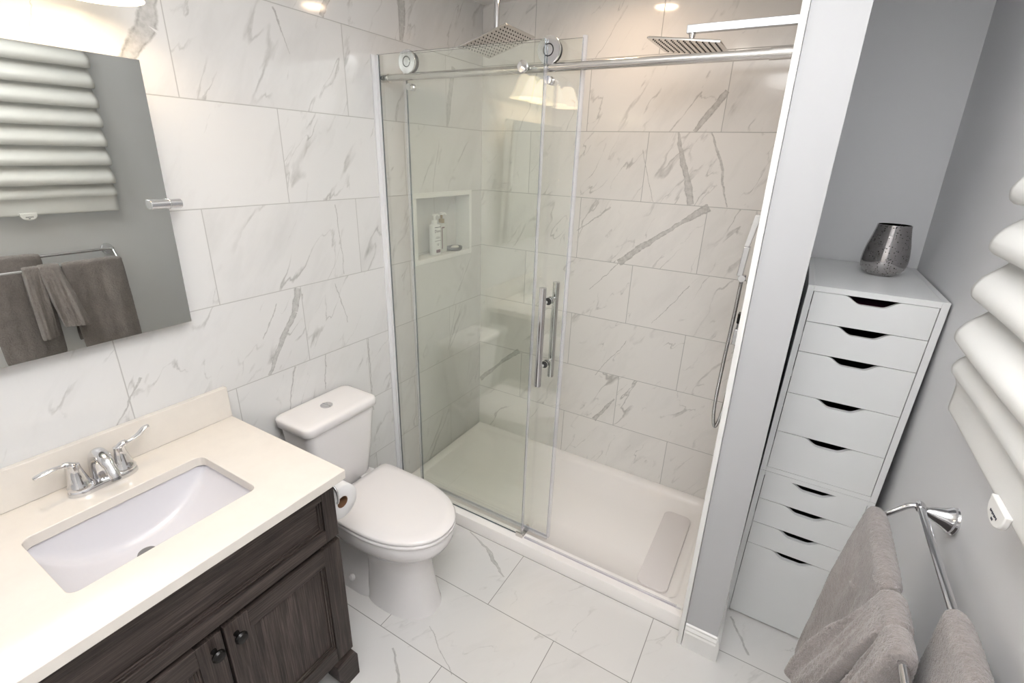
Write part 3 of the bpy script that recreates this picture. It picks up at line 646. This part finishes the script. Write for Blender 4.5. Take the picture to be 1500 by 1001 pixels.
# hand shower on the partition wall
hs = thing('hand_shower', 'slim chrome hand shower with hose on the partition wall', 'hand shower', (1.47, .10, 1.2)); hy = .10
pxw = lambda z: 1.535 - .0155*z
b = MB(); b.loft([[Vector((1.436+.016*k, hy+s2*.020, 1.478)) for k, s2 in ((0,-1),(1,-1),(1,1),(0,1))], [Vector((1.452+.020*k, hy+s2*.034, 1.588)) for k, s2 in ((0,-1),(1,-1),(1,1),(0,1))]]); b.build('spray_head', 'chrome_sheen', hs, bevel=.003)  # bright chrome reflection put into a pale base colour
b = MB(); b.loft([[Vector((1.430+.020*k, hy+s2*.013, 1.370)) for k, s2 in ((0,-1),(1,-1),(1,1),(0,1))], [Vector((1.436+.020*k, hy+s2*.016, 1.477)) for k, s2 in ((0,-1),(1,-1),(1,1),(0,1))]]); b.build('wand', 'chrome', hs, bevel=.002)
b = MB(); b.box((1.468, hy-.014, 1.345), (pxw(1.37)-.001, hy+.014, 1.378)); b.cyl((1.452, hy, 1.352), (1.449, hy, 1.374), .012); b.cyl((1.449, hy-.014, 1.362), (1.449, hy+.014, 1.362), .013); b.build('wall_holder', 'chrome', hs, bevel=.001)
b = MB(); b.box((1.462, hy-.018, 1.195), (pxw(1.22)-.001, hy+.018, 1.232)); b.build('outlet_block', 'black_metal', hs, bevel=.002)
b = MB(); b.box((1.460, hy-.014, 1.110), (1.486, hy+.014, 1.170)); b.cyl((1.472, hy, 1.165), (1.472, hy, 1.195), .009); b.box((1.486, hy-.02, 1.13), (pxw(1.15)-.001, hy+.02, 1.16)); b.build('diverter_valve', 'chrome', hs, bevel=.002)
b = MB(); b.tube(smoothpath([(1.449, hy, 1.350), (1.449, hy-.01, 1.20), (1.447, hy-.02, 1.02), (1.448, hy-.022, .85), (1.458, hy-.022, .765), (1.470, hy-.018, .765), (1.480, hy-.012, .85), (1.482, hy, 1.0), (1.476, hy, 1.111)], 12), .0065, 12); b.build('hose', 'hose_metal', hs)
b = MB(); b.cyl((1.478, hy+.03, 1.20), (1.474, hy+.03, 1.345), .006); b.box((1.470, hy+.0, 1.20), (1.486, hy+.036, 1.214)); b.build('riser_tube', 'chrome', hs)

# ------------------------------------------------------------------ niche contents
def text(name, s, size, loc, rot, matn, parent, align='CENTER', ext=.0002):
    cu = bpy.data.curves.new(name, 'FONT'); cu.body = s; cu.size = size; cu.extrude = ext; cu.align_x = align; cu.align_y = 'CENTER'
    tmp = bpy.data.objects.new('tmp', cu); C.objects.link(tmp); bpy.context.view_layer.update()
    me = bpy.data.meshes.new_from_object(tmp.evaluated_get(bpy.context.evaluated_depsgraph_get())); bpy.data.objects.remove(tmp)
    o = bpy.data.objects.new(name, me); me.materials.clear(); me.materials.append(MAT[matn]); C.objects.link(o)
    off = Vector((0,0,0)); r = parent
    while r is not None: off += r.location; r = r.parent
    me.transform(Matrix.Translation(Vector(loc)-off) @ rot); o.parent = parent; return o
ROTX = Matrix(((0, 0, 1, 0), (1, 0, 0, 0), (0, 1, 0, 0), (0, 0, 0, 1)))       # text facing +x, reading along +y
def pump_bottle(x, y, z, lx, ly, h, m_body, m_collar, label, spout=1):
    t_ = thing('pump_bottle', label, 'bottle', (x, y, z))
    b = MB(); R4 = lambda k, zz: [(x+p[0]*k, y+p[1]*k, z+zz) for p in rrect(-lx, lx, -ly, ly, min(lx, ly)*.75, 5)]
    b.loft([R4(.94, .0), R4(1, .006), R4(1, h-.014), R4(.93, h-.004), R4(.5, h)]); bo = b.build('bottle_body', m_body, t_, angle=50)
    b = MB(); b.lathe([(.015, h-.001), (.015, h+.020), (.006, h+.021), (.006, h+.042), (.0, h+.042)], (x, y, z)); b.build('pump_collar', m_collar, t_)
    b = MB(); b.lathe([(0, h+.040), (.010, h+.040), (.011, h+.050), (0, h+.054)], (x, y, z)); b.tube([(x, y, z+h+.047), (x+.004, y+.022*spout, z+h+.047), (x+.004, y+.034*spout, z+h+.040)], .0045, 10); b.build('pump_head', 'plastic_white', t_)
    return t_, bo
NB = NZ0+.002
t_, bo = pump_bottle(-.032, .165, NB+.001, .020, .031, .158, 'bottle_white', 'plastic_white', 'white pump bottle with a printed label in the niche')
lx = -.032+.0202
b = MB(); b.box((lx, .142, NB+.143), (lx+.0003, .190, NB+.146)); b.build('label_rule', 'label_ink', bo, smooth=False)
b = MB(); b.box((lx, .140, NB+.075), (lx+.0003, .190, NB+.0768)); b.build('label_rule', 'label_ink', bo, smooth=False)
b = MB(); b.box((lx, .150, NB+.014), (lx+.0003, .184, NB+.030)); b.build('label_band', 'label_maroon', bo, smooth=False)
text('label_text', 'Dove', .021, (lx+.0002, .165, NB+.125), ROTX, 'label_ink', bo)
for k, (zz, w_) in enumerate(((.094, .030), (.088, .034), (.058, .020), (.052, .012))):
    b = MB(); b.box((lx, .166-w_/2, NB+zz), (lx+.0003, .166+w_/2, NB+zz+.0018)); b.build('label_line', 'label_ink', bo, smooth=False)
t_, bo = pump_bottle(-.060, .258, NB+.001, .018, .030, .155, 'bottle_clear', 'bottle_tan', 'pump bottle with a tan collar at the back of the niche')
b = MB(); b.box((-.0419, .236, NB+.02), (-.0415, .242, NB+.135)); b.box((-.0419, .2425, NB+.129), (-.0415, .260, NB+.135)); b.build('label_border', 'label_maroon', bo, smooth=False)
sdh = thing('soap_dish', 'dark grey round soap dish in the niche', 'soap dish', (-.043, .345, NB))
b = MB(); b.lathe([(.0, .0005), (.034, .0005), (.038, .004), (.040, .018), (.0385, .020), (.035, .018), (.033, .008), (0, .006)], (-.043, .345, NB), seg=36); bmesh.ops.scale(b.bm, vec=(1.02, 1.32, 1), space=Matrix.Translation((.043, -.345, 0)), verts=b.bm.verts); b.build('dish', 'grey_dish', sdh)
b = MB(); b.loft([[(-.042+.018*k*math.cos(a), .350+.028*k*math.sin(a), NB+zz) for a in [2*PI*i/24 for i in range(24)]] for k, zz in ((.8, .0085), (1, .013), (1, .018), (.8, .022), (.3, .0235))])
tag(b.build('soap_bar', 'soap', root=(-.042, .350, NB+.008)), 'white bar of soap in the round grey dish', 'soap')

# ------------------------------------------------------------------ drawer units
UX0, UX1, UY0, UY1 = 1.653, 2.006, -.045, .535
def drawer_unit(z0, z1, seams, label):
    t_ = thing('drawer_unit', label, 'drawer unit', ((UX0+UX1)/2, (UY0+UY1)/2, z0))
    th = .018; b = MB()
    b.box((UX0, UY0, z0), (UX0+th, UY1, z1)); b.box((UX1-th, UY0, z0), (UX1, UY1, z1)); b.box((UX0+th, UY0, z1-th), (UX1-th, UY1, z1))
    b.box((UX0+th, UY0, z0), (UX1-th, UY1, z0+th)) if z0 > .1 else b.box((UX0+th, UY0+.02, z0), (UX1-th, UY1, z0+th)); b.box((UX0+th, UY1-.006, z0+th), (UX1-th, UY1, z1-th))
    b.build('carcass', 'laminate', t_, bevel=.0008, smooth=False)
    W0, W1 = UX0+th+.0022, UX1-th-.0022; wd = W1-W0
    for za, zb_ in zip(seams[1:], seams[:-1]):
        za += .001; zb_ -= .001
        b = MB(); d = .024
        top = [(W1, zb_)]
        N = 12
        for i in range(N+1):
            s_ = i/N; top.append((W0 + wd*(.735 - .155*s_), zb_ - d*(.5-.5*math.cos(PI*s_))))
        for i in range(N+1):
            s_ = i/N; top.append((W0 + wd*(.415 - .155*s_), zb_ - d*(.5+.5*math.cos(PI*s_))))
        top.append((W0, zb_))
        poly = [(W0, za), (W1, za)] + top
        b.prism(poly, 1, UY0+.001, UY0+.017)
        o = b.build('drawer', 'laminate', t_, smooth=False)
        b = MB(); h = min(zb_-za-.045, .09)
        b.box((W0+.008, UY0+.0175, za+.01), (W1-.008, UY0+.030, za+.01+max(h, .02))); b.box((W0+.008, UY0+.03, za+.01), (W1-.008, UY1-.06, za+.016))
        b.build('drawer_box', 'laminate_shaded', o, smooth=False)  # shade of the drawer recess put into the dark base colour
    return t_
drawer_unit(0, .699, [.682, .578, .468, .366, .006], 'white drawer unit standing on the floor, lower of the stack')
drawer_unit(.7, 1.40, [1.382, 1.281, 1.177, 1.0235, .871, .7185], 'white five-drawer unit stacked on top, beneath the silver vase')
b = MB(); b.loft([[(x, y, z+.002*math.sin(x*60+y*40)) for x, y in rrect(UX0+.05, UX1-.05, UY0+.034, UY1-.2, .02, 4)] for z in (1.2995, 1.312, 1.340, 1.352)])
tag(b.build('folded_cloth', 'purple_cloth', root=(1.83, .15, 1.30)), 'dark purple cloth inside the topmost open drawer scoop', 'cloth')
# vase
b = MB(); vz = 1.4005
pv = [(0, 0), (.030, 0), (.034, .003), (.046, .010), (.054, .022), (.057, .040), (.056, .060), (.052, .085), (.046, .110), (.0415, .132), (.041, .140)]
pv = [(r*1.20, h*1.24) for r, h in pv]
pv2 = [(r-.003, h) for r, h in reversed(pv[4:])] + [(0, .018)]
b.lathe(pv + pv2, (1.870, .300, vz), seg=56, cap0=False, cap1=False)
tag(b.build('vase', 'mercury_glass', root=(1.870, .300, vz)), 'speckled silver mercury-glass vase on the white drawer unit', 'vase')

# ------------------------------------------------------------------ window shade
sh = thing('window_shade', 'white soft-fold fabric window shade on the grey wall', 'window shade', (1.97, -.87, 1.25))
def shade_profile():
    folds = [2.085, 1.99, 1.895, 1.80, 1.705, 1.607, 1.510, 1.412, 1.338]; pts = [(1.982, 2.165)]
    for i, zf in enumerate(folds):
        g = .008 if i < len(folds)-1 else .006
        top = pts[-1][1]; xo = 1.926 if i < len(folds)-1 else 1.944
        hgt = top - zf
        for s_, dx in ((.18, .05), (.36, .22), (.52, .52), (.66, .80), (.80, .97), (.91, 1.0)):
            pts.append((1.974 - (1.974-xo)*dx, top - hgt*s_))
        pts += [(xo+.003, zf-.003), (xo+.012, zf-.012), (xo+.025, zf-.013), (min(xo+.038, 1.966), zf-.004), (1.973, zf+.008)] if i < len(folds)-1 else [(xo+.003, zf-.004), (xo+.008, zf-.008)]
    pts += [(1.961, 1.31), (1.961, 1.262), (1.963, 1.249), (1.970, 1.247)]
    return [tuple(p) for p in smoothpath([(x, 0, z) for x, z in pts], 3)]
prof = [(p[0], p[2]) for p in shade_profile()]
SYA, SYB = -1.26, -.480; NYS = 40
b = MB(); rings = []
for j in range(NYS+1):
    y = SYA + (SYB-SYA)*j/NYS; e = min(y-SYA, SYB-y); sag = .004*math.sin(j*.35)
    rings.append([(x + .0015*math.sin(y*9+z*30), y, z + .002*math.sin(y*6+x*80)) for x, z in prof])
b.loft(rings, False, False, closed=False)
o = b.build('fabric', 'shade_fabric', sh, angle=80)
md = o.modifiers.new('sol', 'SOLIDIFY'); md.thickness = .0012; md.offset = 0
b = MB(); b.box((1.9635, SYA+.004, 1.251), (1.978, SYB-.004, 1.276)); b.build('bottom_rail', 'shade_fabric', sh, bevel=.004)
b = MB(); b.box((1.950, SYA, 2.155), (1.987, SYB, 2.20)); b.build('head_rail', 'plastic_white', sh, bevel=.004)
b = MB()
pl = [(-.920, 1.262)] + [(-.885-.034*math.cos(PI*i/16), 1.250-.024*math.sin(PI*i/16)) for i in range(17)] + [(-.850, 1.262)]
b.prism(pl, 0, 1.950, 1.9595); tb = b.build('pull_tab', 'plastic_white', sh, bevel=.002)
b = MB()
for k in range(7): b.box((1.9492, -.899+k*.0045, 1.2405+.001*(k % 2)), (1.9498, -.8965+k*.0045, 1.2445))
b.box((1.9492, -.889, 1.233), (1.9498, -.882, 1.2365)); b.build('tab_print', 'label_ink', tb, smooth=False)

# ------------------------------------------------------------------ towel bar and towels
XI, ZI, XO, ZO = 1.960, 1.034, 1.888, .984; TBY0, TBY1 = -1.19, -.5645
tbar = thing('double_towel_bar', 'chrome double towel bar mounted on the grey wall', 'towel bar', (2.0, -.88, 1.02))
for yy in (TBY1, TBY0):
    xw = wx(1.02)
    b = MB(); b.lathe([(.0, .0005), (.031, .0005), (.032, .004), (.0295, .008), (.030, .012), (.0265, .016), (.022, .024), (.015, .042), (.010, .052), (.009, .058)], (xw, yy, 1.022), (-1, 0, .12), 32); b.build('rosette', 'chrome', tbar)
    b = MB(); b.tube(smoothpath([(xw-.050, yy, 1.028), (XI, yy, ZI), (XI-.018, yy, ZI-.004), (XI-.038, yy, ZI-.026), (XO+.014, yy, ZO+.001), (XO-.002, yy, ZO)], 6), .0062, 14)
    b.lathe([(0, -.012), (.010, -.010), (.0115, 0), (.010, .010), (0, .012)], (XI, yy, ZI), (0, 1, 0), 20); b.lathe([(0, -.011), (.009, -.009), (.010, 0), (.009, .009), (0, .011)], (XO, yy, ZO), (0, 1, 0), 20); b.build('arm', 'chrome', tbar)
for X, Z in ((XI, ZI), (XO, ZO)):
    b = MB(); b.cyl((X, TBY0, Z), (X, TBY1, Z), .0078, seg=20); b.build('rod', 'chrome', tbar)

def drape(name, label, xr, zr, y0, y1, lf, lb, th, flare=.03, nf=44, seed=0, tw=0.0, shrink=0.0, wav=.004, band=None, group=None, yc_shift=0.0, backx=None, parent=None):
    """towel folded over a rod at (xr, zr): lf = front length, lb = back length, th = cloth thickness (folded)"""
    ny = 30; sec = []
    r = .0085
    # centre line from front bottom, over the rod, to back bottom; param s
    for i in range(nf+1): s_ = i/nf; sec.append(('f', 1-s_))
    for i in range(1, 8): sec.append(('t', i/8))
    for i in range(nf+1): s_ = i/nf; sec.append(('b', s_))
    def pos(kind, s_, v, lay):
        # lay 0 = inner surface, 1 = outer surface
        o = th*(.0 if lay == 0 else 1.0); edge = 1 - (2*v-1)**8; o = o*(.25+.75*edge) if lay else o
        bulge = wav*noise.noise(Vector((v*3.1+seed, s_*1.6, seed)))*1.8 + wav*1.3*noise.noise(Vector((v*7+seed+.6*s_, s_*1.1, seed+4))) + wav*.4*noise.noise(Vector((v*12+seed, s_*8, seed+4)))
        y = y0 + (y1-y0)*v
        if kind == 'f':
            taper = 1 - shrink*s_
            yc = (y0+y1)/2 + tw*s_ ; y = yc + (y-(y0+y1)/2)*taper
            x = xr - r - o - flare*s_**.8 - bulge*min(1, s_*4) - (.012*math.sin(v*PI*2.0+seed)*s_)
            z = zr - lf*s_ + .006*noise.noise(Vector((v*5, seed, 2)))*s_
            return Vector((x, y, z))
        if kind == 'b':
            taper = 1 - shrink*s_
            x = xr + r + o + .010*s_*(1 if backx is None else backx); z = zr - lb*s_
            x = min(x, wx(z)-.006)
            return Vector((x, y, z + .0))
        a = PI*s_; R = r + o
        return Vector((xr - R*math.cos(a), y, zr + R*math.sin(a)))
    b = MB(); rings = []
    for j in range(ny+1):
        v = j/ny
        outer = [pos(k, s_, v, 1) for k, s_ in sec]; inner = [pos(k, s_, v, 0) for k, s_ in sec]
        rings.append(outer + list(reversed(inner)))
    b.loft(rings, True, True)
    o = b.build(name, 'terry', parent, root=None if parent else (xr, (y0+y1)/2, zr), angle=70, subsurf=0)
    md = o.modifiers.new('s', 'SUBSURF'); md.subdivision_type = 'CATMULL_CLARK'; md.levels = 2; md.render_levels = 2
    tx = bpy.data.textures.new('terry_clouds', 'CLOUDS'); tx.noise_scale = .005; tx.noise_depth = 1
    dm = o.modifiers.new('d', 'DISPLACE'); dm.texture = tx; dm.texture_coords = 'LOCAL'; dm.strength = .0030; dm.mid_level = .5
    return tag(o, label, 'towel', group) if label else o
drape('bath_towel', 'grey-brown bath towel nearest the white drawer units', XO, ZO, -.838, -.553, .52, .44, .015, flare=.030, seed=1.3, wav=.010)
drape('bath_towel', 'grey-brown bath towel on the inner rod against the wall', XI, ZI, -1.150, -.885, .56, .44, .014, flare=.010, seed=5.1, wav=.006)
# small towel: two tails hanging from a narrow waist over the outer rod
ht = thing('hand_towel', 'small grey hand towel bunched over the outer rod between the bath towels', 'towel', (XO, -.91, ZO))
drape('tail', None, XO, ZO, -.935, -.840, .31, .20, .017, flare=.075, seed=9.4, tw=.035, shrink=-.25, wav=.010, parent=ht)
drape('tail', None, XO, ZO, -.995, -.925, .36, .22, .014, flare=.050, seed=12.4, tw=-.010, shrink=-.15, wav=.008, parent=ht)
